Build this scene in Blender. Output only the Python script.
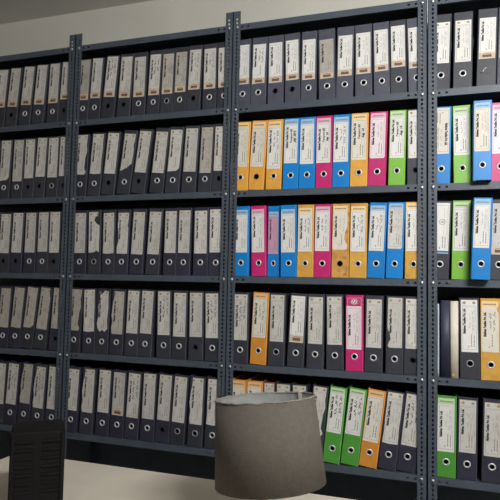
import bpy, bmesh, math, random
from mathutils import Vector, Matrix
from mathutils.geometry import tessellate_polygon

scene = bpy.context.scene
for o in list(bpy.data.objects):
    bpy.data.objects.remove(o)
COL = scene.collection

# ------------------------------------------------------------------ camera
FPX = 550.0
YAW, PITCH, ROLL = -0.31615571, 0.05972895, 0.01975988
Z0 = 2.17                                     # height of the top row's shelf edge
CAM = Vector((1.82037332, -2.46034633, Z0 - 0.83453668))
BAYW, PITCHZ = 0.90558, 0.41                  # rack bay width, shelf spacing
fw = Vector((math.sin(YAW) * math.cos(PITCH), math.cos(YAW) * math.cos(PITCH), math.sin(PITCH)))
r0 = Vector((math.cos(YAW), -math.sin(YAW), 0)); u0 = r0.cross(fw)
RT = math.cos(ROLL) * r0 + math.sin(ROLL) * u0
UP = -math.sin(ROLL) * r0 + math.cos(ROLL) * u0
cd = bpy.data.cameras.new('camera'); cam = bpy.data.objects.new('camera', cd); COL.objects.link(cam)
cd.sensor_fit = 'HORIZONTAL'; cd.sensor_width = 36.0; cd.lens = FPX / 500.0 * 36.0
cd.clip_start = 0.05; cd.clip_end = 50
cam.matrix_world = Matrix(((RT.x, UP.x, -fw.x, CAM.x), (RT.y, UP.y, -fw.y, CAM.y), (RT.z, UP.z, -fw.z, CAM.z), (0, 0, 0, 1)))
scene.camera = cam

def at(px, py, yplane):
    """point where the photo pixel's ray meets the vertical plane y = yplane"""
    d = fw + RT * ((px - 250) / FPX) - UP * ((py - 250) / FPX)
    return CAM + d * ((yplane - CAM.y) / d.y)

# ------------------------------------------------------------------ world, lights, exposure
world = bpy.data.worlds.new('world'); scene.world = world; world.use_nodes = True
world.node_tree.nodes['Background'].inputs[0].default_value = (0.62, 0.72, 0.9, 1)
world.node_tree.nodes['Background'].inputs[1].default_value = 0.6

def area(name, loc, target, sx, sy, power, color):
    l = bpy.data.lights.new(name, 'AREA'); l.shape = 'RECTANGLE'; l.size = sx; l.size_y = sy
    l.energy = power; l.color = color
    o = bpy.data.objects.new(name, l); COL.objects.link(o); o.location = loc
    o.rotation_euler = (Vector(target) - Vector(loc)).to_track_quat('-Z', 'Y').to_euler()
    return o
TUBE = (2.95, -2.6, 2.86)                     # ceiling batten behind and right of the viewer
area('tube_light_glow', (TUBE[0], TUBE[1] + 0.03, TUBE[2] - 0.035), (TUBE[0] - 0.9, 0, 1.2), 1.15, 0.10, 90, (1.0, 1.0, 0.99))
vs = scene.view_settings
vs.view_transform = 'Standard'; vs.look = 'None'; vs.gamma = 1.0; vs.use_curve_mapping = False
vs.exposure = 0.0

# ------------------------------------------------------------------ materials
MATS = {}
def lin(c):
    return tuple((v / 255 / 12.92) if v / 255 <= 0.04045 else ((v / 255 + 0.055) / 1.055) ** 2.4 for v in c)
def mat(name, rgb, rough=0.6, metal=0.0, noise=0.0, nscale=30.0, bump=0.0, bscale=200.0, rnd=0.0, spec=0.5,
        stain=None, stain_amt=0.0, stain_scale=12.0, two_sided=True):
    """procedural principled material: base colour with noise, optional stains, per-object tone, fine relief"""
    if name in MATS: return MATS[name]
    m = bpy.data.materials.new(name); m.use_nodes = True; nt = m.node_tree; N = nt.nodes; L = nt.links
    b = N['Principled BSDF']; b.inputs['Roughness'].default_value = rough; b.inputs['Metallic'].default_value = metal
    b.inputs['Specular IOR Level'].default_value = spec
    c = lin(rgb)
    tc = N.new('ShaderNodeTexCoord')
    col = N.new('ShaderNodeRGB'); col.outputs[0].default_value = (*c, 1); out = col.outputs[0]
    oi = N.new('ShaderNodeObjectInfo')
    off = N.new('ShaderNodeVectorMath'); off.operation = 'ADD'
    sc = N.new('ShaderNodeMath'); sc.operation = 'MULTIPLY'; sc.inputs[1].default_value = 37.0
    L.new(oi.outputs['Random'], sc.inputs[0]); L.new(tc.outputs['Object'], off.inputs[0]); L.new(sc.outputs[0], off.inputs[1])
    vec = off.outputs[0]
    if noise:
        n = N.new('ShaderNodeTexNoise'); n.inputs['Scale'].default_value = nscale; n.inputs['Detail'].default_value = 5
        L.new(vec, n.inputs['Vector'])
        mr = N.new('ShaderNodeMapRange'); mr.inputs['From Min'].default_value = 0.3; mr.inputs['From Max'].default_value = 0.7
        mr.inputs['To Min'].default_value = 1 - noise; mr.inputs['To Max'].default_value = 1 + noise
        L.new(n.outputs['Fac'], mr.inputs['Value'])
        mu = N.new('ShaderNodeVectorMath'); mu.operation = 'SCALE'
        L.new(out, mu.inputs[0]); L.new(mr.outputs[0], mu.inputs['Scale']); out = mu.outputs[0]
    if rnd:
        mr = N.new('ShaderNodeMapRange'); mr.inputs['To Min'].default_value = 1 - rnd; mr.inputs['To Max'].default_value = 1 + rnd
        L.new(oi.outputs['Random'], mr.inputs['Value'])
        mu = N.new('ShaderNodeVectorMath'); mu.operation = 'SCALE'
        L.new(out, mu.inputs[0]); L.new(mr.outputs[0], mu.inputs['Scale']); out = mu.outputs[0]
    if stain:
        n = N.new('ShaderNodeTexNoise'); n.inputs['Scale'].default_value = stain_scale; n.inputs['Detail'].default_value = 6
        n.inputs['Roughness'].default_value = 0.65
        L.new(vec, n.inputs['Vector'])
        mr = N.new('ShaderNodeMapRange'); mr.inputs['From Min'].default_value = 0.52; mr.inputs['From Max'].default_value = 0.72
        mr.inputs['To Max'].default_value = stain_amt
        L.new(n.outputs['Fac'], mr.inputs['Value'])
        mx = N.new('ShaderNodeMix'); mx.data_type = 'RGBA'
        L.new(mr.outputs[0], mx.inputs['Factor']); L.new(out, mx.inputs['A']); mx.inputs['B'].default_value = (*lin(stain), 1)
        out = mx.outputs['Result']
    L.new(out, b.inputs['Base Color'])
    if bump:
        n = N.new('ShaderNodeTexNoise'); n.inputs['Scale'].default_value = bscale; n.inputs['Detail'].default_value = 3
        L.new(vec, n.inputs['Vector'])
        bp = N.new('ShaderNodeBump'); bp.inputs['Strength'].default_value = bump; bp.inputs['Distance'].default_value = 0.002
        L.new(n.outputs['Fac'], bp.inputs['Height']); L.new(bp.outputs[0], b.inputs['Normal'])
    MATS[name] = m
    return m

M_STEEL = mat('slate_painted_steel', (74, 82, 93), 0.45, 0.0, 0.10, 14, 0.08, 300, stain=(98, 104, 110), stain_amt=0.25, stain_scale=22)
M_BOLT = mat('zinc_bolt', (190, 194, 198), 0.3, 0.9)
M_WALL = mat('cream_wall_paint', (212, 208, 198), 0.85, 0, 0.04, 3, 0.1, 120)
M_CEIL = mat('white_ceiling_paint', (232, 231, 226), 0.9, 0, 0.03, 3)
M_FLOOR = mat('grey_terrazzo', (118, 113, 106), 0.45, 0, 0.12, 60, stain=(110, 104, 96), stain_amt=0.5, stain_scale=90)
M_DESK = mat('pale_laminate', (196, 188, 174), 0.4, 0, 0.06, 8)
M_DESKLEG = mat('grey_desk_metal', (110, 112, 114), 0.4, 0.3)
FILE = {
    'grey':   mat('file_grey_cover', (74, 76, 90), 0.5, 0, 0.10, 40, 0.15, 500, rnd=0.10, stain=(100, 101, 112), stain_amt=0.30, stain_scale=25),
    'charcoal': mat('file_charcoal_cover', (52, 54, 63), 0.5, 0, 0.10, 40, 0.15, 500, rnd=0.12, stain=(78, 79, 86), stain_amt=0.30, stain_scale=25),
    'navy':   mat('file_navy_cover', (49, 48, 64), 0.5, 0, 0.10, 40, 0.15, 500, rnd=0.12, stain=(74, 72, 88), stain_amt=0.30, stain_scale=25),
    'blue':   mat('file_blue_cover', (16, 128, 206), 0.38, 0, 0.05, 30, 0.08, 500, rnd=0.05),
    'pink':   mat('file_pink_cover', (196, 40, 112), 0.38, 0, 0.05, 30, 0.08, 500, rnd=0.04),
    'yellow': mat('file_yellow_cover', (230, 168, 72), 0.4, 0, 0.06, 30, 0.08, 500, rnd=0.04, stain=(208, 140, 44), stain_amt=0.4, stain_scale=14),
    'ochre':  mat('file_ochre_cover', (212, 162, 72), 0.42, 0, 0.08, 30, 0.08, 500, rnd=0.04, stain=(186, 124, 48), stain_amt=0.6, stain_scale=16),
    'stained': mat('file_stained_cover', (206, 152, 76), 0.5, 0, 0.12, 30, 0.1, 500, stain=(96, 62, 34), stain_amt=0.95, stain_scale=26),
    'orange': mat('file_orange_cover', (212, 142, 56), 0.4, 0, 0.06, 30, 0.08, 500),
    'green':  mat('file_green_cover', (126, 186, 66), 0.38, 0, 0.05, 30, 0.08, 500, rnd=0.05),
    'leafgreen': mat('file_leaf_green_cover', (80, 152, 60), 0.38, 0, 0.05, 30, 0.08, 500, rnd=0.05),
    'maroon': mat('file_maroon_cover', (120, 60, 52), 0.5, 0, 0.1, 30, 0.08, 500),
}
M_PAPER = {
    'white': mat('label_paper_white', (228, 226, 222), 0.65, 0, 0.03, 60, 0.12, 45, rnd=0.04, stain=(200, 190, 176), stain_amt=0.25, stain_scale=30),
    'aged':  mat('label_paper_aged', (206, 202, 196), 0.7, 0, 0.05, 60, 0.35, 40, rnd=0.09, stain=(168, 154, 138), stain_amt=0.5, stain_scale=26),
    'dingy': mat('label_paper_dingy', (182, 175, 166), 0.75, 0, 0.08, 60, 0.8, 32, rnd=0.07, stain=(140, 126, 112), stain_amt=0.6, stain_scale=24),
    'cream': mat('label_paper_cream', (222, 215, 202), 0.65, 0, 0.04, 60, 0.15, 45, rnd=0.03, stain=(204, 193, 172), stain_amt=0.4, stain_scale=26),
    'rose':  mat('label_paper_rose', (196, 150, 170), 0.6, 0, 0.04, 60),
    'blush': mat('label_paper_blush', (232, 218, 222), 0.5, 0, 0.03, 60),
}
M_INK = mat('black_print_ink', (34, 32, 36), 0.6)
M_PEN = mat('pen_ink', (38, 36, 44), 0.55)
M_FAINT = mat('faint_print', (132, 128, 126), 0.7)
M_TAN = mat('tan_print', (166, 142, 88), 0.7, 0, 0.2, 120)
M_TANBAND = mat('tan_band', (206, 184, 160), 0.7, 0, 0.1, 60)
M_BROWN = mat('brown_print', (112, 84, 68), 0.7, 0, 0.2, 120)
TINT = {
    'blue': mat('tint_blue', (150, 190, 222), 0.5), 'pink': mat('tint_pink', (226, 178, 198), 0.5),
    'yellow': mat('tint_yellow', (240, 208, 150), 0.5), 'green': mat('tint_green', (188, 216, 168), 0.5),
    'orange': mat('tint_orange', (236, 186, 124), 0.5),
}
TINT['ochre'] = TINT['stained'] = TINT['yellow']; TINT['leafgreen'] = TINT['green']
M_WHITEPRINT = mat('white_print', (240, 232, 236), 0.5)
M_BLUESTRIP = mat('blue_strip', (40, 120, 180), 0.5)
M_RING = mat('nickel_ring', (214, 214, 216), 0.35, 0.35)
M_RINGDULL = mat('dull_ring', (176, 176, 180), 0.4, 0.3)
M_RINGBLACK = mat('black_ring', (26, 25, 28), 0.45)
M_PAGES = mat('loose_paper_stack', (196, 190, 178), 0.8, 0, 0.08, 200)

# ------------------------------------------------------------------ mesh helpers
def bm_box(bm, x0, x1, y0, y1, z0, z1, mi=0):
    v = [bm.verts.new(p) for p in ((x0, y0, z0), (x1, y0, z0), (x1, y1, z0), (x0, y1, z0), (x0, y0, z1), (x1, y0, z1), (x1, y1, z1), (x0, y1, z1))]
    for f in ((0, 3, 2, 1), (4, 5, 6, 7), (0, 1, 5, 4), (1, 2, 6, 5), (2, 3, 7, 6), (3, 0, 4, 7)):
        bm.faces.new([v[i] for i in f]).material_index = mi
def bm_lathe(bm, prof, seg=32, close=False, mi=0):
    rings = []
    for (r, z) in prof:
        rings.append([bm.verts.new((r * math.cos(2 * math.pi * k / seg), r * math.sin(2 * math.pi * k / seg), z)) for k in range(seg)])
    n = len(rings)
    for i in range(n if close else n - 1):
        a, b = rings[i], rings[(i + 1) % n]
        for k in range(seg):
            f = bm.faces.new((a[k], a[(k + 1) % seg], b[(k + 1) % seg], b[k])); f.material_index = mi; f.smooth = True
    return rings
def bm_tube(bm, pts, r, seg=8, mi=0):
    rings = []
    for i, p in enumerate(pts):
        p = Vector(p); a = Vector(pts[max(i - 1, 0)]); b = Vector(pts[min(i + 1, len(pts) - 1)])
        t = (b - a).normalized(); s = t.cross(Vector((0.31, 0.2, 0.93))).normalized(); w = t.cross(s)
        rings.append([bm.verts.new(p + r * (math.cos(2 * math.pi * k / seg) * s + math.sin(2 * math.pi * k / seg) * w)) for k in range(seg)])
    for a, b in zip(rings, rings[1:]):
        for k in range(seg):
            f = bm.faces.new((a[k], a[(k + 1) % seg], b[(k + 1) % seg], b[k])); f.material_index = mi; f.smooth = True
    for rg in (rings[0], rings[-1]):
        bm.faces.new(rg).material_index = mi
def mesh(name, bm, *mats):
    bmesh.ops.recalc_face_normals(bm, faces=bm.faces)
    me = bpy.data.meshes.new(name); bm.to_mesh(me); bm.free()
    for m in mats: me.materials.append(m)
    return me
def obj(name, me, parent=None, loc=None, rot=None, scale=None):
    o = bpy.data.objects.new(name, me); COL.objects.link(o)
    if parent: o.parent = parent
    if loc: o.location = loc
    if rot: o.rotation_euler = rot
    if scale: o.scale = scale
    return o
def tag(o, label=None, cat=None, group=None, kind=None):
    if label: o['label'] = label
    if cat: o['category'] = cat
    if group: o['group'] = group
    if kind: o['kind'] = kind
    return o
def boxmesh(name, dims, m, bevel=0.0):
    bm = bmesh.new(); bm_box(bm, *dims)
    if bevel: bmesh.ops.bevel(bm, geom=bm.edges[:], offset=bevel, segments=2, affect='EDGES')
    return mesh(name, bm, m)

# ------------------------------------------------------------------ room
RX0, RX1, RY0, RY1, RZ = -2.6, 4.3, -4.5, 0.37, 3.0
tag(obj('floor', boxmesh('floor', (RX0, RX1, RY0, RY1, -0.1, 0), M_FLOOR)), 'grey speckled floor of the file room', 'floor', kind='structure')
tag(obj('ceiling', boxmesh('ceiling', (RX0, RX1, RY0, RY1, RZ, RZ + 0.1), M_CEIL)), 'plain white painted ceiling', 'ceiling', kind='structure')
tag(obj('wall_back', boxmesh('wall_back', (RX0, RX1, RY1, RY1 + 0.1, 0, RZ), M_WALL)), 'cream painted wall behind the steel racks', 'wall', kind='structure')
tag(obj('wall_left', boxmesh('wall_left', (RX0 - 0.1, RX0, RY0, RY1, 0, RZ), M_WALL)), 'cream painted wall on the left', 'wall', kind='structure')
tag(obj('wall_right', boxmesh('wall_right', (RX1, RX1 + 0.1, RY0, RY1, 0, RZ), M_WALL)), 'cream painted wall on the right', 'wall', kind='structure')
tag(obj('wall_front', boxmesh('wall_front', (RX0, RX1, RY0 - 0.1, RY0, 0, RZ), M_WALL)), 'cream painted wall behind the viewer', 'wall', kind='structure')

# ------------------------------------------------------------------ slotted-angle racks
PH = 2.66; PW = 0.038; PHC = 0.0205; PT = 0.002; SP = 0.019
def perforated(bm, horiz, w, length, t, holes, hw, hc):
    """strip in (s, l) space made of two rails and bridges between rectangular holes; holes = list of (l0, l1)"""
    def put(s0, s1, l0, l1):
        if l1 - l0 < 1e-5: return
        if horiz == 'front': bm_box(bm, s0, s1, 0, t, l0, l1)       # upright strip facing the room
        elif horiz == 'side': bm_box(bm, 0, t, s0, s1, l0, l1)      # upright strip facing sideways
        else: bm_box(bm, l0, l1, 0, t, s0, s1)                      # horizontal lip
    put(0, hc - hw / 2, 0, length); put(hc + hw / 2, w, 0, length)
    p = 0
    for a, b in holes:
        put(hc - hw / 2, hc + hw / 2, p, a); p = b
    put(hc - hw / 2, hc + hw / 2, p, length)
def post_mesh(sign):
    bm = bmesh.new()
    n = int((PH - 0.02) / SP)
    holes = [(0.012 + k * SP, 0.012 + k * SP + 0.0105) for k in range(n)]
    perforated(bm, 'front', PW, PH, PT, holes, 0.0085, PHC)
    bm2 = bmesh.new()
    perforated(bm2, 'side', PW, PH, PT, holes, 0.0085, PHC)
    me2 = bpy.data.meshes.new('t'); bm2.to_mesh(me2); bm2.free(); bm.from_mesh(me2); bpy.data.meshes.remove(me2)
    if sign < 0:
        bmesh.ops.scale(bm, vec=(-1, 1, 1), verts=bm.verts)
    return mesh('post', bm, M_STEEL)
POST = {1: post_mesh(1), -1: post_mesh(-1)}       # corner at origin; +1: front flange runs to +x
bm = bmesh.new()
bm_lathe(bm, [(0.0001, -0.0060), (0.0040, -0.0057), (0.0072, -0.0042), (0.0085, -0.0016), (0.0085, 0.0)], 12)
me = mesh('bolt', bm, M_BOLT); me.transform(Matrix.Rotation(-math.pi / 2, 4, 'X')); BOLT = me
GAP = {0: 0.0018, 1: 0.0004, 2: 0.0018}
JX = lambda j: j * BAYW                            # junction positions: j = -1 .. 3
LIP = 0.031; SD = 0.315
RACKS = []
RNAME = ['far-left', 'left-centre', 'right-centre', 'far-right']
for b in range(4):
    xl = JX(b - 1) + GAP.get(b - 1, 0.0018); xr = JX(b) - GAP.get(b, 0.0018)
    root = obj('steel_rack', None, None, (xl, 0, 0))
    tag(root, ['slate-grey slotted steel rack at the far left, cut by the picture edge', 'slate-grey slotted steel rack holding only dark files',
               'slate-grey slotted steel rack holding most of the coloured files', 'slate-grey slotted steel rack at the far right, cut by the picture edge'][b],
        'rack', 'slotted steel racks along the wall')
    wid = xr - xl
    fronts = []
    for sx in (1, -1):
        p = obj('post', POST[sx], root, (0 if sx > 0 else wid, 0, 0)); fronts.append((sx, p))
        q = obj('post', POST[sx], root, (0 if sx > 0 else wid, SD + 0.004, 0), scale=(1, -1, 1))
    bm = bmesh.new()
    x0, x1 = 0.0022, wid - 0.0022
    # pressed steel tray: plate, four lips, front lip punched near its ends
    bm_box(bm, x0, x1, 0.0045, SD, LIP / 2 - 0.0012, LIP / 2)
    hl = []
    for k in (0.040, 0.070): hl.append((k, k + 0.0095))
    hl += [(x1 - x0 - c, x1 - x0 - a) for a, c in reversed(hl)]
    t2 = bmesh.new(); perforated(t2, 'lip', LIP, x1 - x0, 0.0012, hl, 0.008, LIP / 2)
    mt = bpy.data.meshes.new('t'); t2.to_mesh(mt); t2.free(); mt.transform(Matrix.Translation((x0, 0.0026, -LIP / 2))); bm.from_mesh(mt); bpy.data.meshes.remove(mt)
    bm_box(bm, x0, x1, SD - 0.0012, SD, -LIP / 2, LIP / 2)
    bm_box(bm, x0, x0 + 0.0012, 0.004, SD, -LIP / 2, LIP / 2); bm_box(bm, x1 - 0.0012, x1, 0.004, SD, -LIP / 2, LIP / 2)
    bm_box(bm, x0, x1, 0.0026, 0.016, -LIP / 2, -LIP / 2 + 0.0012)
    SH = mesh('shelf', bm, M_STEEL)
    for k in range(-1, 6):
        z = Z0 - k * PITCHZ
        obj('shelf', SH, root, (0, 0, z))
        for sx, p in fronts:
            obj('bolt', BOLT, p, (sx * PHC, 0, z))
    obj('added_dark_sheet', boxmesh('added_dark_sheet', (0.003, wid - 0.003, SD + 0.006, SD + 0.008, 0.06, PH - 0.03), M_STEEL), root)  # dark sheet added behind the files so the gaps above them stay dark
    RACKS.append(root)

# ------------------------------------------------------------------ lever arch files
FW_, FH, FT = 0.078, 0.335, 0.004
HZ = 0.064; HR = 0.0105; SIDE = 0.275
def spine_mesh(m):
    bm = bmesh.new(); seg = 20
    hw = FW_ / 2; ch = 0.0028
    hole_f = [bm.verts.new((HR * math.cos(2 * math.pi * k / seg), 0, HZ + HR * math.sin(2 * math.pi * k / seg))) for k in range(seg)]
    hole_b = [bm.verts.new((HR * math.cos(2 * math.pi * k / seg), FT, HZ + HR * math.sin(2 * math.pi * k / seg))) for k in range(seg)]
    for k in range(seg): bm.faces.new((hole_f[k], hole_f[(k + 1) % seg], hole_b[(k + 1) % seg], hole_b[k]))
    def panel(hole, y, ww, inset):
        z1 = 2 * HZ
        # square frame around the hole
        sq = []
        for k in range(seg):
            a = 2 * math.pi * k / seg; c, s = math.cos(a), math.sin(a)
            t = min(ww / abs(c) if abs(c) > 1e-6 else 9, (HZ - inset) / abs(s) if abs(s) > 1e-6 else 9)
            sq.append(bm.verts.new((t * c, y, HZ + t * s)))
        for k in range(seg): bm.faces.new((hole[k], hole[(k + 1) % seg], sq[(k + 1) % seg], sq[k]))
        cz0, cz1 = inset, 2 * HZ - inset
        for sx in (-1, 1):
            for zz in (cz0, cz1):
                # fill the corner triangles
                near = sorted(sq, key=lambda v: (v.co.x - sx * ww) ** 2 + (v.co.z - zz) ** 2)
                a = [v for v in near if abs(v.co.x - sx * ww) < 1e-5 and (v.co.z - HZ) * (zz - HZ) > -1e-9][0]
                b = [v for v in near if abs(v.co.z - zz) < 1e-5 and v.co.x * sx > -1e-9][0]
                c = bm.verts.new((sx * ww, y, zz)); bm.faces.new((a, b, c))
        v = [bm.verts.new(p) for p in ((-ww, y, cz1), (ww, y, cz1), (ww, y, FH - inset), (-ww, y, FH - inset))]
        bm.faces.new(v)
    panel(hole_f, 0, hw - ch, 0.0012); panel(hole_b, FT, hw - 0.0026, 0.0)
    # rounded long edges, top and bottom edge
    prof = [(hw - ch, 0.0), (hw - ch * 0.45, ch * 0.18), (hw - ch * 0.12, ch * 0.55), (hw, ch * 1.1), (hw, FT)]
    for sx in (-1, 1):
        lo = [bm.verts.new((sx * x, y, 0.0012 if i == 0 else 0.0)) for i, (x, y) in enumerate(prof)]
        hi = [bm.verts.new((sx * x, y, FH - 0.0012 if i == 0 else FH)) for i, (x, y) in enumerate(prof)]
        for i in range(len(prof) - 1): bm.faces.new((lo[i], lo[i + 1], hi[i + 1], hi[i])).smooth = True
    for z, zi in ((0, 0.0012), (FH, FH - 0.0012)):
        a = [bm.verts.new(p) for p in ((-(hw - ch), 0, zi), (hw - ch, 0, zi), (hw - ch * .3, 0.002, z), (-(hw - ch * .3), 0.002, z))]; bm.faces.new(a)
        a = [bm.verts.new(p) for p in ((-(hw), 0.002, z), (hw, 0.002, z), (hw, FT, z), (-hw, FT, z))]; bm.faces.new(a)
    bmesh.ops.remove_doubles(bm, verts=bm.verts, dist=1e-6)
    return mesh('spine', bm, m)
def side_mesh(m):
    bm = bmesh.new()
    bm_box(bm, -0.0013, 0.0013, FT, SIDE, 0, FH)
    return mesh('side_cover', bm, m)
SPINE = {k: spine_mesh(m) for k, m in FILE.items()}
COVER = {k: side_mesh(m) for k, m in FILE.items()}
def ring_mesh(ro, ri, m, seg=24):
    bm = bmesh.new(); h = 0.0022
    bm_lathe(bm, [(ri, -0.006), (ri, h * 0.6), (ri + (ro - ri) * 0.3, h), (ri + (ro - ri) * 0.7, h * 0.9), (ro, 0.0), (ro, -0.0004), (ri + 0.0006, -0.0004), (ri + 0.0006, -0.006)], seg, True)
    me = mesh('finger_ring', bm, m); me.transform(Matrix.Rotation(math.pi / 2, 4, 'X')); return me
RING = {'r': ring_mesh(0.0152, 0.0095, M_RING), 't': ring_mesh(0.0148, 0.0108, M_RINGDULL), 'n': ring_mesh(0.0132, 0.0098, M_RINGBLACK)}
PAGES = boxmesh('paper_stack', (-FW_ / 2 + 0.010, FW_ / 2 - 0.010, 0.110, SIDE - 0.012, 0.006, 0.290), M_PAGES)

# ---- labels
LW, LH = 0.058, 0.205
OUT = {   # outlines in unit coordinates (u to the right, v upwards)
    'plain': [(0, 0), (1, 0), (1, 1), (0, 1)],
    'soft': [(0, .01), (.5, 0), (1, .012), (.985, .4), (1, .7), (.99, 1), (.01, .995), (0, .6), (.02, .3)],
    'corners': [(.06, 0), (.94, .004), (1, .03), (1, .96), (.95, 1), (.06, .995), (0, .965), (.01, .04)],
    'diag': [(0, 0), (.06, .03), (.55, .11), (.98, .235), (1, .6), (.92, .72), (1, .8), (1, 1), (0, 1), (.04, .5)],
    'cutbr': [(0, 0), (.72, .015), (.97, .09), (1, 1), (0, 1), (.03, .5)],
    'tornl': [(.04, 0), (1, 0), (.99, .5), (1, 1), (.12, 1), (.1, .85), (.02, .72), (-.03, .55), (-.06, .44), (.05, .3), (-.02, .12)],
    'tornr': [(0, .01), (.86, 0), (.98, .06), (.8, .16), (.86, .42), (1, .58), (.93, .75), (1, 1), (.0, 1), (0, .5)],
    'tornur': [(0, 0), (.55, .01), (.7, .05), (.98, .0), (1, .66), (.7, .72), (.5, .8), (.62, .88), (.82, .9), (.9, .96), (.8, 1), (0, 1), (.02, .5)],
    'tornbl': [(.02, 0), (1, 0), (1, .62), (.93, .7), (1, .86), (1, 1), (0, 1), (.04, .84), (0, .7), (.1, .5), (.12, .3), (0, .16)],
    'crumple': [(.1, .06), (.28, 0), (.52, .05), (.7, .0), (.97, .07), (.93, .3), (1, .6), (.96, .98), (.62, 1), (.44, .93), (.2, .9), (.16, .74), (.05, .6), (.12, .4), (-.03, .2)],
    'tornlb': [(.12, 0), (1, 0), (1, 1), (.03, 1), (0, .45), (.02, .36), (.16, .28), (.22, .16), (.1, .1), (.04, .03)],
    'cornertr': [(0, 0), (1, 0), (1, .78), (.94, .8), (.86, .93), (.9, 1), (.02, 1), (0, .5)],
    'frayr': [(.02, 0), (.96, .0), (1, .1), (.8, .24), (.84, .4), (.96, .48), (1, .55), (1, 1), (0, 1), (.04, .6), (-.03, .2)],
}
LABELMESH = {}
def label_mesh(kind, paper):
    key = (kind, paper)
    if key in LABELMESH: return LABELMESH[key]
    bm = bmesh.new(); T = 0.0005
    rnd = random.Random(str(key))
    pts = []
    P = OUT[kind]
    for i, (u, v) in enumerate(P):
        u2, v2 = P[(i + 1) % len(P)]
        n = 1 if kind in ('plain',) else 3
        for k in range(n):
            t = k / n
            j = 0 if k == 0 or kind in ('plain', 'corners') else 0.012
            pts.append(((u + (u2 - u) * t + rnd.uniform(-j, j) - .5) * LW, (v + (v2 - v) * t + rnd.uniform(-j, j) * .35) * LH))
    f = [bm.verts.new((x, -T, z)) for x, z in pts]; b = [bm.verts.new((x, 0, z)) for x, z in pts]
    n = len(pts)
    for t in tessellate_polygon([[Vector((x, z, 0)) for x, z in pts]]):
        bm.faces.new([f[i] for i in t])
    for i in range(n): bm.faces.new((f[i], f[(i + 1) % n], b[(i + 1) % n], b[i]))
    LABELMESH[key] = mesh('spine_label', bm, M_PAPER[paper]); return LABELMESH[key]

def text_tris(body, size, sx=1.0, shear=0.0, offset=0.0, spacing=1.0):
    cu = bpy.data.curves.new('txt', 'FONT'); cu.body = body; cu.size = size; cu.shear = shear
    cu.offset = offset; cu.resolution_u = 2; cu.space_character = spacing; cu.fill_mode = 'FRONT'
    o = bpy.data.objects.new('txt', cu); COL.objects.link(o)
    dg = bpy.context.evaluated_depsgraph_get()
    me = o.evaluated_get(dg).to_mesh()
    me.calc_loop_triangles()
    V = [(v.co.x * sx, v.co.y) for v in me.vertices]; Tn = [tuple(t.vertices) for t in me.loop_triangles]
    o.evaluated_get(dg).to_mesh_clear(); bpy.data.objects.remove(o); bpy.data.curves.remove(cu)
    return V, Tn
TXT = {'firm': text_tris('Mahlwas Textiles Pvt. Ltd.', 0.0118, 0.74, 0, 0.0009, 1.06),
       'tb': text_tris('Transport Bill', 0.0125, 0.95, 0.35, 0.0004),
       'sep': text_tris('Sep  14', 0.0130, 1.0, 0.35, 0.0007), 'aug': text_tris('Aug  14', 0.0130, 1.0, 0.35, 0.0007),
       'jul': text_tris('July  2014', 0.0130, 1.0, 0.35, 0.0007)}
def put_text(bm, key, x, z, mi, y=-0.0008):
    """vertical line of writing reading upwards, baseline at x, start at z"""
    V, T = TXT[key]
    vs_ = [bm.verts.new((x - b, y, z + a)) for a, b in V]
    for t in T:
        try: bm.faces.new([vs_[i] for i in t]).material_index = mi
        except ValueError: pass
def rect(bm, x0, x1, z0, z1, mi, y=-0.0007):
    bm.faces.new([bm.verts.new(p) for p in ((x0, y, z0), (x1, y, z0), (x1, y, z1), (x0, y, z1))]).material_index = mi
def stroke(bm, pts, w, mi, y=-0.0009):
    for (ax, az), (bx, bz) in zip(pts, pts[1:]):
        d = Vector((bx - ax, bz - az)); L = d.length or 1e-6; n = Vector((-d.y, d.x)) / L * w / 2; e = d / L * w * 0.3
        bm.faces.new([bm.verts.new(p) for p in ((ax - e.x + n.x, y, az - e.y + n.y), (ax - e.x - n.x, y, az - e.y - n.y), (bx + e.x - n.x, y, bz + e.y - n.y), (bx + e.x + n.x, y, bz + e.y + n.y))]).material_index = mi
def squiggle(bm, rnd, x, z0, z1, h, mi, w=0.0011):
    z = z0
    while z < z1:
        wl = rnd.uniform(0.018, 0.034); pts = []; zz = z
        while zz < min(z + wl, z1):
            pts.append((x - rnd.choice((0, 0.15, 0.5, 1.0)) * h, zz)); zz += rnd.uniform(0.0016, 0.0034)
        if len(pts) > 1: stroke(bm, pts, w, mi)
        z += wl + rnd.uniform(0.005, 0.009)
PRINT = {}
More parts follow.
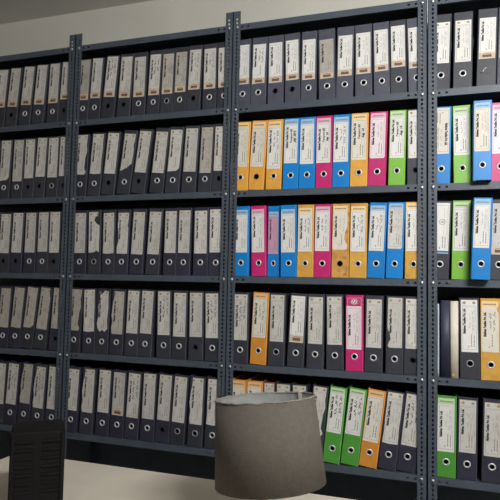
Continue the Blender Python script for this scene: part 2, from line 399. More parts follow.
def print_mesh(kind, hand, tint, seed, torn=False):
    key = (kind, hand, tint, seed if hand in (0, 1, 2) else 0, torn)
    if key in PRINT: return PRINT[key]
    rnd = random.Random(str(key)); bm = bmesh.new()
    top = LH * 0.995
    z0, z1 = 0.010, LH - 0.010
    if kind == 'dots':
        z1 = LH * 0.865
        for s in (-1, 1):
            cx, cz = s * LW * 0.30, LH * 0.945
            c = [bm.verts.new((cx + 0.0062 * math.cos(a * math.pi / 5) * rnd.uniform(.8, 1.1), -0.0007, cz + 0.0058 * math.sin(a * math.pi / 5) * rnd.uniform(.7, 1.1))) for a in range(10)]
            bm.faces.new(c).material_index = 2
        rect(bm, -LW * .46, LW * .46, LH * .885, LH * .889, 1)
    elif kind == 'band':
        z0 = LH * 0.165
        rect(bm, -LW * .485, LW * .485, LH * .01, LH * .15, 4)
        rect(bm, -LW * .28, LW * .28, LH * .035, LH * .095, 3, -0.0008)
        stroke(bm, [(-LW * .25 + LW * .5 * k / 8, LH * (.10 + .022 * math.sin(math.pi * k / 8))) for k in range(9)], 0.002, 3)
    elif kind == 'strip':
        z1 = LH * 0.86
        rect(bm, -LW * .49, LW * .49, LH * .885, LH * .995, 5)
        zz = -LW * .38
        while zz < LW * .34:
            wl = rnd.uniform(.004, .008); rect(bm, zz, min(zz + wl, LW * .4), LH * .925, LH * .952, 1, -0.0008); zz += wl + .0012
    # printed frame
    fx = LW * .42
    for a in ((-fx, -fx + .0008, z0, z1), (fx - .0008, fx, z0, z1), (-fx, fx, z0, z0 + .0008), (-fx, fx, z1 - .0008, z1)):
        if not torn: rect(bm, *a, 1)
    if kind != 'blank':
        put_text(bm, 'firm', -LW * .235, z0 + 0.052 + rnd.uniform(-.006, .01), 0)
    # small printed lines: short words, lower half
    for i, (x, za, zb) in enumerate(((-.03, .008, .016), (.14, .012, .06), (.30, .010, .056))):
        if torn and x > .2: continue
        z = z0 + za
        while z < z0 + zb:
            wl = rnd.uniform(.004, .010); rect(bm, LW * x - .0030, LW * x, z, min(z + wl, z0 + zb), 1); z += wl + .0018
    for x in (() if torn else (.16, .32)): rect(bm, LW * x + .0006, LW * x + .0012, z0 + .06, z1 - .01, 1)
    # writing by hand
    if hand == 0:       # faint pencil-like entries
        squiggle(bm, rnd, LW * .06, z0 + .085, z1 - .025, .0050, 1, .0009); squiggle(bm, rnd, LW * .28, z0 + .075, z1 - .015, .0050, 1, .0009)
    elif hand == 1:
        squiggle(bm, rnd, LW * .06, z0 + .085, z1 - .02, .0070, 6, .0014); squiggle(bm, rnd, LW * .30, z0 + .075, z1 - .01, .0066, 6, .0013)
    elif hand == 2:     # thick marker
        squiggle(bm, rnd, LW * .05, z0 + .075, z1 - .004, .0085, 6, .0019); squiggle(bm, rnd, LW * .34, z0 + .085, z1 - .002, .0075, 6, .0018)
    elif hand in ('sep', 'aug', 'jul'):
        put_text(bm, 'tb', LW * .07, z0 + .082, 6); put_text(bm, hand, LW * .34, z0 + .088, 6)
    elif hand == 'stamp':
        pr = [(LW * .05 + .011 * math.cos(k * math.pi / 10), LH * .62 + .011 * math.sin(k * math.pi / 10)) for k in range(21)]
        stroke(bm, pr, .0012, 6)
        stroke(bm, [(LW * .05 - .006, LH * .60), (LW * .05 - .001, LH * .645), (LW * .05 + .002, LH * .60), (LW * .05 + .007, LH * .635)], .0014, 6)
        rect(bm, -LW * .5, LW * .5, LH * .012, LH * .05, 7)
    PRINT[key] = mesh('printing', bm, M_INK, M_FAINT, M_TAN, M_BROWN, M_TANBAND, TINT.get(tint, M_TANBAND), M_PEN, M_BLUESTRIP)
    return PRINT[key]

ORD = ['', 'first', 'second', 'third', 'fourth', 'fifth', 'sixth', 'seventh', 'eighth', 'ninth', 'tenth', 'eleventh', 'twelfth']
ROWN = ['', 'top', 'second', 'third', 'fourth', 'fifth']
CNAME = {'grey': 'grey', 'charcoal': 'charcoal', 'navy': 'dark navy', 'blue': 'blue', 'pink': 'pink', 'yellow': 'yellow', 'ochre': 'ochre-yellow',
         'stained': 'stained ochre', 'orange': 'orange', 'green': 'lime green', 'leafgreen': 'bright green', 'maroon': 'maroon'}
SHAPEN = {'diag': 'diagonally torn label', 'tornl': 'torn-edged label', 'tornr': 'torn-edged label', 'tornur': 'torn label', 'tornbl': 'torn-edged label', 'crumple': 'crumpled torn label',
          'tornlb': 'torn-cornered label', 'cornertr': 'torn-cornered label', 'frayr': 'frayed label', 'cutbr': 'clipped-corner label'}
seedc = [0]
def make_file(bay, row, n, spec, width, X, lean, ys):
    col = spec['col']; zt = Z0 - (row - 1) * PITCHZ + LIP / 2
    root = obj('lever_arch_file', None, None, (X, ys, zt + abs(math.sin(lean)) * width / 2 + 0.0002), (0, lean, 0))
    root.scale = (width / FW_, 1, 1)
    seedc[0] += 1
    obj('spine', SPINE[col], root)
    for s in (-1, 1): obj('side_cover', COVER[col], root, (s * (FW_ / 2 - 0.0013), 0, 0))
    obj('paper_stack', PAGES, root)
    rg = spec['ring']
    if rg == 'x':
        bm = bmesh.new()
        bm_tube(bm, [(-.022, -.003, HZ - .004), (-.014, -.005, HZ - .006), (-.012, -.006, HZ + .002), (-.006, -.006, HZ + .010), (-.001, -.004, HZ + .013)], .0022, 6)
        tag(obj('finger_ring', mesh('finger_ring', bm, M_RING), root), 'bent broken metal ring')
        bm = bmesh.new()  # flat black patch: shade inside the torn hole, put in as colour
        pts = [(.004 + .017 * math.cos(a * math.pi / 8) * (1 + .12 * math.sin(5 * a)), HZ + .001 + .012 * math.sin(a * math.pi / 8) * (1 + .15 * math.cos(3 * a))) for a in range(16)]
        f = [bm.verts.new((x, -.0012, z)) for x, z in pts]; g = [bm.verts.new((x, -.0001, z)) for x, z in pts]
        bm.faces.new(f)
        for k in range(16): bm.faces.new((f[k], f[(k + 1) % 16], g[(k + 1) % 16], g[k]))
        tag(obj('hole_shade_patch', mesh('hole_shade_patch', bm, M_RINGBLACK), root), 'black patch painted as the shade inside the torn ring hole')
    else:
        obj('finger_ring', RING[rg], root, (0, 0, HZ))
    if spec['paper']:
        lt, lb = spec['lt'], spec['lb']
        sc = (lt - lb) / LH
        lab = obj('spine_label', label_mesh(spec['out'], spec['paper']), root, (spec['lx'], -0.0002, lb), scale=(spec['lw'] / LW, 1, sc))
        if spec.get('flip'):
            lab.location = (spec['lx'], -0.0002, lt); lab.rotation_euler = (0, math.pi, 0)
        obj('printing', print_mesh(spec['kind'], spec['hand'], col if col in TINT else '', seedc[0] % 5, spec['out'] in SHAPEN), lab)
    if spec.get('emblem'):
        bm = bmesh.new(); cz = FH - 0.030
        ring = [(.0205 * math.cos(k * math.pi / 12), cz + .0098 * math.sin(k * math.pi / 12)) for k in range(25)]
        stroke(bm, ring, .0042, 0, -.0006)
        for s in (-1, 0, 1): stroke(bm, [(s * .0105 - .0055, cz - .0065), (s * .0105 + .0035, cz + .0065)], .0042, 0, -.0006)
        fx = .030
        for a in ((-fx, -fx + .001, cz - .018, cz + .017), (fx - .001, fx, cz - .018, cz + .017), (-fx, fx, cz + .016, cz + .017)): rect(bm, *a, 0, -.0005)
        obj('emblem', mesh('emblem', bm, M_WHITEPRINT), root)
    rn = {'r': '', 'n': '', 't': '', 'x': ''}[rg]
    feat = spec.get('feat') or SHAPEN.get(spec['out'], '')
    where = '%s from left, %s row, %s rack' % (ORD[n], ROWN[row], RNAME[bay])
    lab_txt = '%s file%s, %s' % (CNAME[col], (' with ' + feat) if feat else '', where)
    tag(root, lab_txt, 'file', 'lever arch files on the steel racks')
    return root

# each entry: ring x, ring y, label-top x, label-top y, label-bottom y, colour, ring kind (r bright, t thin, n none, x broken), options
D, G, N_, = 'charcoal', 'grey', 'navy'
DATA = {
 (1, 0): [(-1, 115, 4, 69, 108, D, 'n', {}), (11.2, 115.3, 16.5, 68.4, 107.3, D, 'n', {}), (24.8, 113.2, 30, 66.5, 105.5, D, 'r', {}), (38, 112.4, 42.9, 65.2, 104.9, D, 'r', {}),
          (52.3, 111.1, 55.5, 63.1, 103.3, D, 'r', {}), (64, 109.2, 68, 61, 99.6, D, 'n', {})],
 (1, 1): [(82.8, 108.9, 86.5, 59.3, 100.4, D, 'r', dict(paper='dingy')), (94, 106.8, 98, 58, 98.5, D, 'r', {}), (108.1, 106, 113.2, 57.2, 97.5, D, 'n', dict(hand=2)), (123.6, 106, 127.3, 57.2, 98, D, 'n', {}),
          (138.3, 105.2, 140.7, 57.2, 97, D, 'r', {}), (152.9, 104.4, 156.1, 54.8, 95.3, D, 'r', dict(hand=2)), (166.8, 102.8, 169.5, 54, 94, D, 't', dict(paper='dingy')), (179.1, 101.2, 181.4, 52.4, 92.4, D, 'r', dict(paper='dingy')),
          (193.2, 100.9, 195.9, 50, 89.7, D, 'n', dict(hand=1)), (209.2, 97.5, 210.5, 48.7, 88.7, D, 'r', dict(hand=1)), (223.9, 96.9, 224.7, 47.6, 87.1, D, 'r', {})],
 (1, 2): [(242.3, 95.3, 243.3, 45.2, 84.4, G, 'r', {}), (258, 94, 259.9, 44.4, 84, G, 'r', dict(hand=1, out='cutbr')), (275.3, 92.1, 275.9, 42.8, 82.6, G, 'n', {}), (292.4, 90.8, 292.1, 40.4, 80, G, 'n', {}),
          (308.3, 90, 309.3, 39.6, 79.6, G, 'r', {}), (326.9, 87.3, 326.5, 39.6, 78.6, G, 'r', dict(paper='dingy')), (344.5, 85.5, 345.6, 35.6, 75.9, G, 'r', {}), (363.5, 83.3, 363.3, 33, 73.7, G, 'r', {}),
          (381.9, 81.2, 381, 30, 71.1, G, 'r', {}), (398.4, 77.2, 397.6, 26, 67, D, 'r', {}), (416.8, 78.5, 415.2, 27.6, 68, G, 'r', {})],
 (1, 3): [(440.8, 74.3, 442.3, 22.8, 63.6, D, 'r', dict(kind='dots')), (462.7, 72.4, 463.5, 20.4, 62, D, 'r', dict(kind='dots')), (486.5, 70, 488, 18, 58.8, D, 'x', dict(feat='broken ring'))],
 (2, 0): [(3.5, 188.2, 6.9, 141, 181, D, 'r', dict(out='cutbr')), (16.5, 187.7, 19.5, 140.5, 181.5, D, 'r', dict(hand=1)), (28.5, 186.3, 31.2, 139.7, 178.3, D, 'n', {}),
          (38.7, 185.8, 42.4, 137.8, 177, D, 'n', {}), (51.5, 185.8, 54.1, 138.1, 177.5, D, 't', {}), (63.2, 185, 65.6, 137, 176, D, 'n', {})],
 (2, 1): [(79.9, 185, 83.1, 134.9, 174.9, D, 'r', dict(out='tornr')), (94, 184.5, 98.8, 134.6, 174.6, D, 'r', dict(out='soft', hand=1)), (108.4, 184.2, 114, 133.8, 174.3, D, 'n', {}), (123.9, 183.9, 130.5, 134.6, 173, D, 'r', dict(out='diag')),
          (138.8, 182.6, 146, 132.2, 173.3, D, 'n', {}), (156.7, 183.2, 162.5, 132.5, 173.6, D, 'r', {}), (172.4, 181.9, 176.9, 130.4, 172, D, 'r', dict(out='cutbr')), (188.7, 181.1, 192.4, 128.8, 172, D, 'r', {}),
          (204.7, 181.1, 207.9, 127.7, 173.1, D, 'r', dict(paper='dingy')), (218.8, 180, 221.2, 126.7, 170.9, D, 'n', {})],
 (2, 2): [(240.4, 176.9, 243.2, 122.7, 167, 'yellow', 'r', dict(paper='cream')), (256.4, 176.6, 259.9, 122.7, 167, 'yellow', 'n', dict(paper='cream')), (273.5, 176.1, 275.5, 121.7, 169, 'yellow', 'r', dict(hand=1)),
          (290.5, 175.3, 292.1, 119.5, 163.3, 'blue', 'r', dict(hand='jul')), (306.7, 174.3, 308, 119.3, 164, 'blue', 'r', {}), (323.5, 173.7, 324.4, 118.3, 162.8, 'pink', 'r', dict(hand='sep')), (340.8, 172.4, 341.9, 117.2, 162, 'blue', 'r', dict(hand=1)),
          (358.7, 171.6, 360, 114, 160, 'yellow', 'r', dict(hand='aug', paper='cream')), (377, 170.3, 379, 113.3, 158.6, 'pink', 'r', dict(out='corners', paper='blush')), (396.8, 169.5, 398.4, 111.7, 158.1, 'green', 'r', dict(hand='aug')),
          (415.5, 170.1, 415.2, 109.5, 158, D, 'n', dict(hand=1, paper='white'))],
 (2, 3): [(441.3, 165.6, 442.6, 107.2, 154.1, 'blue', 'r', dict(flip=True, paper='cream', kind='none')), (462.9, 165.6, 461.9, 108, 155.2, 'green', 'r', {}), (481.9, 162.7, 482.3, 102.9, 151.5, 'blue', 'r', dict(ys=-.035, out='corners', paper='cream', feat='cream label, standing proud')),
          (500.5, 164.8, 501, 105, 153.6, 'pink', 'r', dict(paper='blush'))],
 (3, 0): [(3.2, 261.3, 6.4, 214.3, 253.3, D, 'n', {}), (15.5, 261.8, 18.7, 213.3, 252.7, N_, 'n', {}), (29.1, 261.5, 31.5, 213, 252.5, N_, 'r', {}), (41.9, 261.5, 44, 212.2, 251.7, D, 'r', {}),
          (53.6, 261.3, 55.5, 212.2, 252.7, D, 'n', {})],
 (3, 1): [(79.3, 262.1, 80.9, 213.3, 253, N_, 'r', {}), (93.7, 262.6, 94.5, 212.2, 252.7, D, 't', dict(out='tornur', flip=False)), (107.9, 262.9, 109.2, 213, 253.8, D, 'r', dict(out='soft')), (121.2, 263.4, 123.9, 213, 253.8, N_, 'r', dict(out='tornbl')),
          (136.1, 262.9, 139.6, 212.5, 254.6, N_, 'r', {}), (152.4, 263.4, 155.9, 212.2, 254.6, D, 'r', {}), (169.5, 263.4, 171.3, 211.4, 253, N_, 'r', {}), (183.1, 263.4, 185.2, 210.6, 253, N_, 'r', {}),
          (200.1, 263.7, 201.2, 210.9, 253.5, N_, 'r', {}), (215.6, 262.9, 216.4, 209.5, 252.5, N_, 'r', {})],
 (3, 2): [(240.7, 261.8, 241.6, 210.1, 252.5, 'blue', 'r', {}), (258.5, 262.9, 258.2, 209.5, 252.5, 'pink', 'r', {}), (273.2, 262.9, 274, 211.7, 254, 'blue', 'r', dict(ys=.03, wid=.062, paper='rose', feat='rose label, set back')), (288.4, 262.9, 288.4, 209.5, 252.5, 'blue', 'r', {}),
          (305.1, 262.5, 306, 208.1, 251.6, 'ochre', 'r', dict(hand=1)), (322.1, 262.8, 323.3, 206.8, 251.1, 'pink', 'r', dict(hand=1)), (340, 262.3, 341, 206, 249.7, 'stained', 'n', dict(out='frayr', paper='cream')), (357.9, 262.3, 359, 206.3, 251.6, 'ochre', 'r', dict(hand=1)),
          (376.1, 261.6, 378.6, 206, 251.2, 'blue', 'r', dict(hand=1)), (394.7, 262.1, 397.2, 202.9, 249.1, 'blue', 'r', dict(paper='aged', out='corners')), (413.3, 261.6, 413.4, 203.5, 251.2, 'ochre', 'r', {})],
 (3, 3): [(439.7, 266, 442.3, 203.3, 253.7, D, 'r', dict(paper='white', kind='blank', hand='stamp', feat='stamped white label')), (460.8, 262.4, 461.9, 202.7, 251, 'green', 'r', {}), (481.1, 260.6, 483.4, 199.5, 248.3, 'blue', 'r', dict(ys=-.05, feat='white label, standing proud', kind='strip')),
          (498.5, 266, 500.5, 203.8, 255, D, 'r', dict(kind='band'))],
 (4, 0): [(2.4, 336.5, 6.4, 288.5, 327.7, N_, 'r', dict(paper='dingy', out='soft')), (14.7, 336.7, 20, 288.2, 328.2, N_, 'r', dict(paper='dingy', out='soft')), (27.2, 337, 33.2, 288.2, 328.5, D, 'r', dict(paper='dingy', out='cutbr')), (40.3, 337.8, 46.5, 289, 329.8, D, 'r', dict(paper='dingy', out='cornertr')),
          (55.2, 338.6, 59.5, 288.5, 329, N_, 'n', dict(paper='dingy'))],
 (4, 1): [(73.6, 340.2, 77.2, 289.8, 330.9, D, 'r', dict(paper='dingy', out='tornr')), (88.4, 341.5, 89.8, 289.8, 331.9, N_, 'r', dict(out='soft')), (101.5, 342.3, 103.9, 290.6, 331.9, D, 'r', dict(out='crumple')), (116.1, 342.9, 119.1, 291.7, 334.3, N_, 'r', dict(out='tornl', paper='dingy')),
          (131.1, 343.9, 134, 291.1, 333.5, D, 'r', {}), (144.8, 344.5, 148.2, 291.4, 333.8, D, 'r', {}), (163.4, 345, 164.2, 291.7, 335.1, D, 'r', dict(hand=2)), (178.8, 346.3, 180.4, 293, 336.7, D, 'r', {}),
          (195.6, 347.1, 196.3, 293, 337, D, 'n', {}), (212.1, 348.5, 211.2, 293.8, 338.3, D, 'r', dict(hand=2))],
 (4, 2): [(239.9, 350.3, 241.2, 294.5, 340.1, D, 'r', dict(hand=2)), (258.3, 349.5, 261.4, 294, 338, 'orange', 'r', dict(hand=1, paper='cream')), (276.1, 352.1, 277.8, 295.1, 341.7, D, 't', {}), (295.6, 353.2, 298.6, 296.4, 342.8, D, 'r', dict(kind='band', paper='white')),
          (314.9, 354.5, 316, 297.2, 343.9, D, 'r', {}), (334.7, 355.6, 334.3, 296.9, 344.9, D, 'r', {}), (354.4, 354.5, 354.4, 306.3, 349.5, 'pink', 'r', dict(emblem=True, paper='blush', kind='none', feat='white oval emblem')),
          (373.4, 357.6, 374.4, 299.5, 347.8, D, 'r', {}), (394.4, 359.5, 395.2, 297.9, 347.8, D, 'r', dict(out='tornlb')), (413, 360, 413.4, 299, 348.9, D, 'n', {})],
 (4, 3): [(470.1, 364.6, 468.9, 300.1, 352.3, D, 't', dict(paper='white')), (491.0, 363, 490.4, 301.4, 352.3, 'ochre', 'r', dict(out='cornertr', paper='cream', hand=1))],
 (5, 0): [(-2.5, 414, 1.3, 363.6, 403.6, D, 'n', {}), (9.6, 414.5, 14.1, 364.1, 404.4, N_, 'r', dict(hand=1)), (23.4, 413.7, 28.4, 363.3, 403.6, N_, 'r', dict(out='tornl', paper='dingy')), (36.8, 417.2, 41, 367.3, 408.4, D, 'r', dict(out='tornl', hand=2)),
          (51.0, 419.1, 54.8, 367.3, 409.5, D, 'r', {})],
 (5, 1): [(70.4, 420.9, 74.2, 369.5, 410.5, N_, 'r', {}), (86, 422.5, 89.7, 369.7, 412.7, D, 'r', dict(out='tornl')), (102, 424.1, 105.6, 370.5, 412.7, N_, 'r', {}), (116.7, 425.7, 119.9, 372.9, 415.6, N_, 'r', dict(hand=1, kind='band')),
          (131.3, 426.8, 135, 374, 418, N_, 'r', dict(hand=2)), (147.1, 428.7, 150.2, 374, 419.1, N_, 'r', {}), (162.3, 430, 166.2, 375.6, 420.7, N_, 'n', {}), (177.2, 432.1, 181.4, 377.5, 422.8, D, 't', {}),
          (194.8, 434.5, 197.7, 378.5, 424.7, D, 't', dict(out='tornl', paper='aged')), (212.1, 435.6, 214.8, 379.6, 425.7, D, 'r', dict(out='soft'))],
 (5, 2): [(237.6, 441, 238.7, 380.9, 428, 'orange', 'r', dict(paper='cream')), (254, 442, 255, 380.9, 428, 'orange', 'r', dict(paper='cream')), (268.5, 443, 269.3, 382.8, 430, 'maroon', 'n', dict(wid=.058)), (282.3, 444, 283.5, 384.4, 432, D, 'n', {}),
          (298.5, 447, 300.1, 385.7, 435, D, 'r', {}), (314.2, 449, 320.2, 387.6, 436, D, 'r', dict(out='tornr')), (332.6, 446, 339.0, 386.8, 433.7, 'leafgreen', 'r', dict(hand=2)), (351.2, 449, 358.4, 390.8, 435.9, 'leafgreen', 'r', dict(hand=2)),
          (369.5, 452, 377.3, 392.4, 443, 'orange', 'r', dict(paper='cream')), (388.4, 456, 396, 393.2, 445, N_, 'r', dict(out='soft')), (407.5, 457, 414.8, 395.9, 447, N_, 'r', dict(hand=2))],
 (5, 3): [(446, 460, 446.9, 398.5, 452, 'leafgreen', 'r', {}), (467, 463, 468, 400.4, 453, N_, 'r', {}), (492, 466, 493.4, 403.3, 457, N_, 'r', {})],
}
for (row, bay), items in DATA.items():
    zt = Z0 - (row - 1) * PITCHZ + LIP / 2
    calc = []
    for it in items:
        rx, ry, tx, ty, by, col, ring, opt = it
        ys = opt.get('ys', 0.012)
        pr = at(rx, ry, ys); pt = at(tx, ty, ys)
        fz = (by - ty) / (ry - ty); pb = at(tx + (rx - tx) * fz, by, ys)
        lean = math.atan2(pt.x - pr.x, pt.z - pr.z)
        lean = max(-0.03, min(0.14, lean))
        X = pr.x - math.tan(lean) * (pr.z - zt)
        ca = math.cos(lean)
        calc.append([X, lean, ys, (pt.z - zt) / ca, (pb.z - zt) / ca, it])
    # neighbours stay clear of each other and of the posts
    n = len(calc)
    want = [c[5][7].get('wid', FW_) for c in calc]
    xl = JX(bay - 1) + 0.006; xr = JX(bay) - GAP.get(bay, 0.0018) - 0.005
    for _ in range(40):
        for i in range(n - 1):
            a, b = calc[i], calc[i + 1]
            need = 0.93 * (want[i] + want[i + 1]) / 2
            ta, tb = math.tan(a[1]) * FH, math.tan(b[1]) * FH
            if b[0] - a[0] < need:
                d = (need - b[0] + a[0]) / 2; a[0] -= d; b[0] += d
            g = (b[0] + tb) - (a[0] + ta)
            if g < need:
                d = (need - g) / FH / 2; a[1] -= d; b[1] += d
        for i, c in enumerate(calc):
            h = want[i] * 0.93 / 2
            c[0] = max(xl + h, min(xr - h, c[0])); t = max(xl + h, min(xr - h, c[0] + math.tan(c[1]) * FH))
            c[1] = math.atan((t - c[0]) / FH)
    wid = []
    for i, c in enumerate(calc):
        f = 1.0
        for j in (i - 1, i + 1):
            if 0 <= j < n:
                o = calc[j]
                g = min(abs(o[0] - c[0]), abs((o[0] + math.tan(o[1]) * FH) - (c[0] + math.tan(c[1]) * FH))) * math.cos(c[1])
                f = min(f, (g - 0.0008) / ((want[i] + want[j]) / 2))
        for e in (c[0] - xl, xr - c[0], c[0] + math.tan(c[1]) * FH - xl, xr - c[0] - math.tan(c[1]) * FH):
            f = min(f, 2 * e / want[i])
        wid.append(want[i] * max(0.8, f))
    for i, c in enumerate(calc):
        X, lean, ys, lt, lb, it = c
        col, ring, opt = it[5], it[6], it[7]
        coloured = col not in ('charcoal', 'grey', 'navy', 'maroon')
        lt = min(lt, FH - 0.006); lb = max(lb, 0.084)
        spec = dict(col=col, ring=ring, lt=lt, lb=lb, lx=0.0 if not coloured else -0.002, lw=0.0640 if not coloured else 0.0655,
                    paper='white' if coloured or row == 1 and bay >= 2 else 'aged', out='plain', hand=0,
                    kind='strip' if coloured else ('band' if row == 1 else 'dots'))
        spec.update(opt)
        make_file(bay, row, i + 1, spec, wid[i], X, lean, ys)
    # the rows run on past the picture's edges
    if bay in (0, 3):
        e = calc[0] if bay == 0 else calc[-1]
        for k in range(1, 5):
            if bay == 3 and row == 4 and k > 3: continue
            X = e[0] + (-1 if bay == 0 else 1) * k * 0.0795
            spec = dict(col=('charcoal', 'navy')[k % 2], ring='rn'[k % 2], lt=.318, lb=.115, lx=0, lw=.0625, paper='aged', out='plain', hand=0, kind='band' if row == 1 else 'dots')
            r = make_file(bay, row, 1, spec, 0.0775, X, e[1], .012)
            r['label'] = '%s file past the picture edge in the %s row of the %s rack' % (ORD[k], ROWN[row], RNAME[bay])
            r['group'] = 'lever arch files on the steel racks'

# ------------------------------------------------------------------ thin folders leaning in the far-right rack
zt4 = Z0 - 3 * PITCHZ + LIP / 2
def px_x(px, py, y=0.012): return at(px, py, y).x
# clear plastic folder
xa, xb = px_x(433.4, 335), px_x(440.0, 335)
M_CLEAR = mat('clear_plastic', (196, 206, 216), 0.22, 0, 0.05, 30)
bm = bmesh.new()
wv = (xb - xa)
for k, x in enumerate((0.001, wv * 0.45)):
    pts = [(x + 0.0012 * math.sin(7 * t + k), 0.0, t) for t in [i * 0.31 / 10 for i in range(11)]]
    f = [[bm.verts.new((px, y, z)) for (px, _, z) in pts] for y in (0.0, 0.10, 0.23)]
    for a, b in zip(f, f[1:]):
        for i in range(10): bm.faces.new((a[i], a[i + 1], b[i + 1], b[i])).smooth = True
r = obj('plastic_folder', None, None, (xa, 0.010, zt4 + 0.0005))
me = mesh('sheet', bm, M_CLEAR); sh = obj('sheet', me, r); sd = sh.modifiers.new('solid', 'SOLIDIFY'); sd.thickness = 0.0009
bm = bmesh.new()
bm_tube(bm, [(wv * 0.72 + 0.0005 * math.sin(9 * t), 0.0, t) for t in [0.003 + i * 0.304 / 10 for i in range(11)]], 0.0036, 8)
obj('folded_edge', mesh('folded_edge', bm, M_CLEAR), r)
tag(r, 'pale clear plastic folder on edge beside the right post, fourth row', 'folder')
# navy document file, plain spine
def thin_file(name, x0, x1, h, m, label, edge=None, dot=None):
    w = x1 - x0
    r = obj(name, None, None, ((x0 + x1) / 2, 0.012, zt4 + 0.0004))
    bm = bmesh.new(); n = 8
    prof = [(-w / 2 * math.cos(math.pi * k / n), 0.006 * (1 - math.sin(math.pi * k / n))) for k in range(n + 1)]
    lo = [bm.verts.new((x, y, 0)) for x, y in prof]; hi = [bm.verts.new((x, y, h)) for x, y in prof]
    for k in range(n): bm.faces.new((lo[k], lo[k + 1], hi[k + 1], hi[k])).smooth = True
    o = obj('spine', mesh('spine', bm, m), r); s_ = o.modifiers.new('solid', 'SOLIDIFY'); s_.thickness = 0.0012; s_.offset = 0
    for sgn in (-1, 1):
        a = sgn * (w / 2 - 0.0007)
        obj('cover', boxmesh('cover', (a - .0007, a + .0007, 0.0055, 0.25, 0, h), edge if (edge and sgn < 0) else m), r)
    obj('paper_stack', boxmesh('paper_stack', (-w / 2 + .003, w / 2 - .003, 0.012, 0.235, 0.002, h - 0.012), M_PAGES), r)
    if dot:
        bm = bmesh.new(); c = [bm.verts.new((.0055 * math.cos(k * math.pi / 6) - w * .12, -0.0012, .014 + .0055 * math.sin(k * math.pi / 6))) for k in range(12)]; bm.faces.new(c)
        d_ = obj('sticker', mesh('sticker', bm, dot), r)
        sd_ = d_.modifiers.new('solid', 'SOLIDIFY'); sd_.thickness = .0005
    return tag(r, label, 'file')
M_NAVY = mat('navy_board', (52, 55, 74), 0.5, 0, 0.08, 30)
M_CREAM = mat('cream_board', (222, 214, 198), 0.6, 0, 0.05, 30, stain=(190, 172, 140), stain_amt=.5, stain_scale=14)
M_KRAFT = mat('brown_board', (150, 112, 70), 0.7)
thin_file('document_file', px_x(441.0, 335), px_x(450.0, 335), 0.322, M_NAVY, 'thin plain navy document file without label, fourth row, far-right rack')
thin_file('document_file', px_x(450.5, 335), px_x(458.4, 335), 0.320, M_CREAM, 'thin cream document file next to the navy one, fourth row, far-right rack', M_KRAFT, mat('yellow_dot', (214, 168, 60), .6))

# ------------------------------------------------------------------ desk with lamp and black box in the foreground
DZ = 0.75
dx0, dx1, dy0, dy1 = 0.50, 2.55, -1.62, -0.90
droot = obj('desk', None, None, ((dx0 + dx1) / 2, (dy0 + dy1) / 2, 0))
hw_, hd_ = (dx1 - dx0) / 2, (dy1 - dy0) / 2
obj('desk_top', boxmesh('desk_top', (-hw_, hw_, -hd_, hd_, DZ - 0.028, DZ), M_DESK, 0.003), droot)
for sx in (-1, 1):
    for sy in (-1, 1):
        obj('leg', boxmesh('leg', (sx * (hw_ - .06) - .02, sx * (hw_ - .06) + .02, sy * (hd_ - .06) - .02, sy * (hd_ - .06) + .02, 0, DZ - 0.0285), M_DESKLEG, .003), droot)
for sy in (-1, 1):
    obj('apron', boxmesh('apron', (-hw_ + .085, hw_ - .085, sy * (hd_ - .06) - .009, sy * (hd_ - .06) + .009, DZ - .11, DZ - .0285), M_DESKLEG), droot)
tag(droot, 'pale laminate desk carrying the lamp in front of the racks', 'desk')

# lamp
dist = 1.30
d = fw + RT * ((265 - 250) / FPX) - UP * ((397.5 - 250) / FPX); d.normalize()
rim = CAM + d * (dist / math.hypot(d.x, d.y))
R1 = 0.1160; SHH = 0.190; R2 = R1 + SHH * 0.055
dh = Vector((d.x, d.y, 0)).normalized(); rd = Vector((dh.y, -dh.x, 0))
axis = (Vector((0, 0, 1)) + dh * 0.10 - rd * 0.085).normalized()
lroot = obj('table_lamp', None, None, (rim.x, rim.y, DZ))
M_SHADE = mat('grey_brown_fabric', (86, 80, 72), 0.9, 0, 0.10, 90, 0.5, 420, stain=(76, 68, 60), stain_amt=.4, stain_scale=40)
M_LINING = mat('silver_lining', (122, 123, 122), 0.35, 0, 0.12, 40, 0.5, 60)
M_TRIM = mat('frayed_trim', (118, 115, 108), 0.8, 0, 0.15, 120)
M_BRASS = mat('dull_brass', (150, 132, 92), 0.4, 0.8)
rot = axis.to_track_quat('Z', 'Y').to_euler()
loc = (0, 0, rim.z - DZ)
def lathe_obj(name, prof, m, seg=64, close=False, jitter=0.0):
    bm = bmesh.new(); rings = bm_lathe(bm, prof, seg, close)
    if jitter:
        rn = random.Random(5)
        for k in range(seg):
            j = rn.uniform(-1, 1)
            for rg in rings:
                rg[k].co.z += j * jitter; rg[k].co.x *= 1 + rn.uniform(-.006, .006); rg[k].co.y *= 1 + rn.uniform(-.006, .006)
    return obj(name, mesh(name, bm, m), lroot, loc, rot)
shade = lathe_obj('shade', [(R1, 0), (R2, -SHH), (R2 - .0012, -SHH), (R1 - .0012, 0)], M_SHADE, 72, True)
lin_o = lathe_obj('shade_lining', [(R1 - .0016, -.0005), (R2 - .0016, -SHH + .001), (R2 - .0024, -SHH + .001), (R1 - .0024, -.0005)], M_LINING, 72, True)
trim = lathe_obj('rim_trim', [(R1 + .0012, -.0012), (R1 + .0010, .0014), (R1 - .0028, .0014), (R1 - .0032, -.0022)], M_TRIM, 96, False, .0012)
bm = bmesh.new()
for k in range(3):
    a = 2 * math.pi * k / 3 + 1.25
    bm_tube(bm, [((R1 - .003) * math.cos(a), (R1 - .003) * math.sin(a), -.034), ((R1 - .02) * math.cos(a), (R1 - .02) * math.sin(a), -.062), (.018 * math.cos(a), .018 * math.sin(a), -.066)], .0014, 6)
obj('spider_frame', mesh('spider_frame', bm, M_BRASS), lroot, loc, rot)
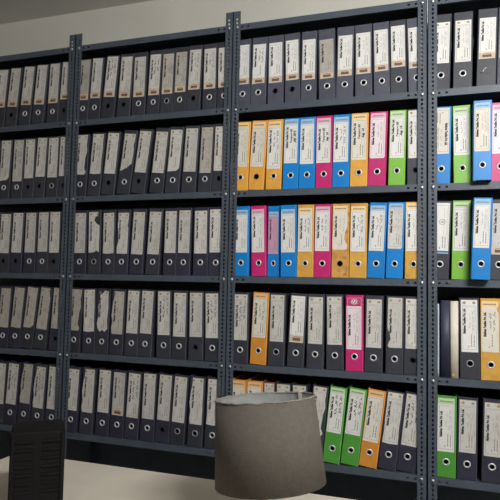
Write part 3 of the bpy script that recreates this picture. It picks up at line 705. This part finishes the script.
# tape folded over the rim at the right rear
ax_l = axis.to_track_quat('Z', 'Y').to_matrix().inverted()
tv = ax_l @ (rd * 0.76 + dh * 0.65); ta = math.atan2(tv.y, tv.x)
bm = bmesh.new()
tp = []
for q, (rr, zz) in enumerate(((R1 + .0022, -.012), (R1 + .0022, .0022), (R1 - .0045, .0022), (R1 - .0040, -.022))):
    tp.append([bm.verts.new((rr * math.cos(ta + o_), rr * math.sin(ta + o_), zz)) for o_ in (-.055, 0, .055)])
for a, b in zip(tp, tp[1:]):
    for k in range(2): bm.faces.new((a[k], a[k + 1], b[k + 1], b[k]))
to = obj('rim_tape', mesh('rim_tape', bm, mat('pale_tape', (226, 222, 210), .5)), lroot, loc, rot)
to.modifiers.new('solid', 'SOLIDIFY').thickness = .0006
hs = rim.z - DZ
def plain_lathe(name, prof, m, seg=32):
    bm = bmesh.new(); bm_lathe(bm, prof, seg); return obj(name, mesh(name, bm, m), lroot)
plain_lathe('base', [(.0001, 0), (.070, 0), (.072, .006), (.066, .014), (.030, .022), (.012, .030), (.0001, .030)], M_BRASS)
plain_lathe('stem', [(.010, .028), (.008, .06), (.011, .09), (.008, hs - .14), (.008, hs - .11)], M_BRASS, 16)
plain_lathe('bulb_socket', [(.0001, hs - .112), (.017, hs - .112), (.018, hs - .070), (.015, hs - .060), (.0001, hs - .060)], mat('white_socket', (220, 216, 206), .5), 20)
tag(lroot, 'lamp with grey-brown drum fabric shade and frayed rim, in the foreground', 'lamp')

# black slotted box at the lower left
d1 = fw + RT * ((38.5 - 250) / FPX) - UP * ((432 - 250) / FPX); d1.normalize()
bt = CAM + d1 * 1.52
wdt = 0.128; hgt = bt.z - DZ; dep = 0.12
dh1 = Vector((d1.x, d1.y, 0)).normalized()
broot = obj('electronic_box', None, None, (bt.x, bt.y, DZ + .0005), (0, 0, math.atan2(dh1.y, dh1.x) - math.pi / 2))
M_BLK = mat('black_plastic', (9, 6, 7), 0.7, 0, 0.1, 30, spec=0.25)
M_BLK2 = mat('black_plastic_gloss', (16, 12, 13), 0.5, spec=0.3)
bm = bmesh.new(); bm_box(bm, -wdt / 2, wdt / 2, 0.006, dep, 0, hgt); bmesh.ops.bevel(bm, geom=bm.edges[:], offset=.006, segments=3, affect='EDGES')
obj('body', mesh('body', bm, M_BLK), broot)
# front grille: two columns of raised bars over a recessed face
for cx in (-.030, .032):
    for k in range(7):
        z = hgt - .022 - k * .020
        obj('grille_bar', boxmesh('grille_bar', (cx - .022, cx + .022, 0.0, 0.0065, z - .005, z), M_BLK2, .0012), broot)
for c0 in (-wdt / 2 + .003, wdt / 2 - .009):
    obj('edge_rail', boxmesh('edge_rail', (c0, c0 + .006, 0, .0075, .004, hgt - .004), M_BLK), broot)
tag(broot, 'black plastic box with slotted front at the lower left corner', 'box')

# ceiling tube light that lights the room
troot = obj('tube_light', None, None, (TUBE[0], TUBE[1], RZ))
obj('batten', boxmesh('batten', (-.62, .62, -.03, .03, -.055, -.0005), M_CEIL, .004), troot)
bm = bmesh.new(); bm_tube(bm, [(-.59, 0.0, -.078), (.59, 0.0, -.078)], .013, 16)
MT = bpy.data.materials.new('tube_glow'); MT.use_nodes = True
bs = MT.node_tree.nodes['Principled BSDF']; bs.inputs['Emission Color'].default_value = (1, .98, .95, 1); bs.inputs['Emission Strength'].default_value = 6
obj('tube', mesh('tube', bm, MT), troot)
for sx in (-1, 1): obj('lamp_holder', boxmesh('lamp_holder', (sx * .605 - .014, sx * .605 + .014, -.016, .016, -.098, -.0555), M_CEIL), troot)
tag(troot, 'white tube light fitting on the ceiling', 'light')
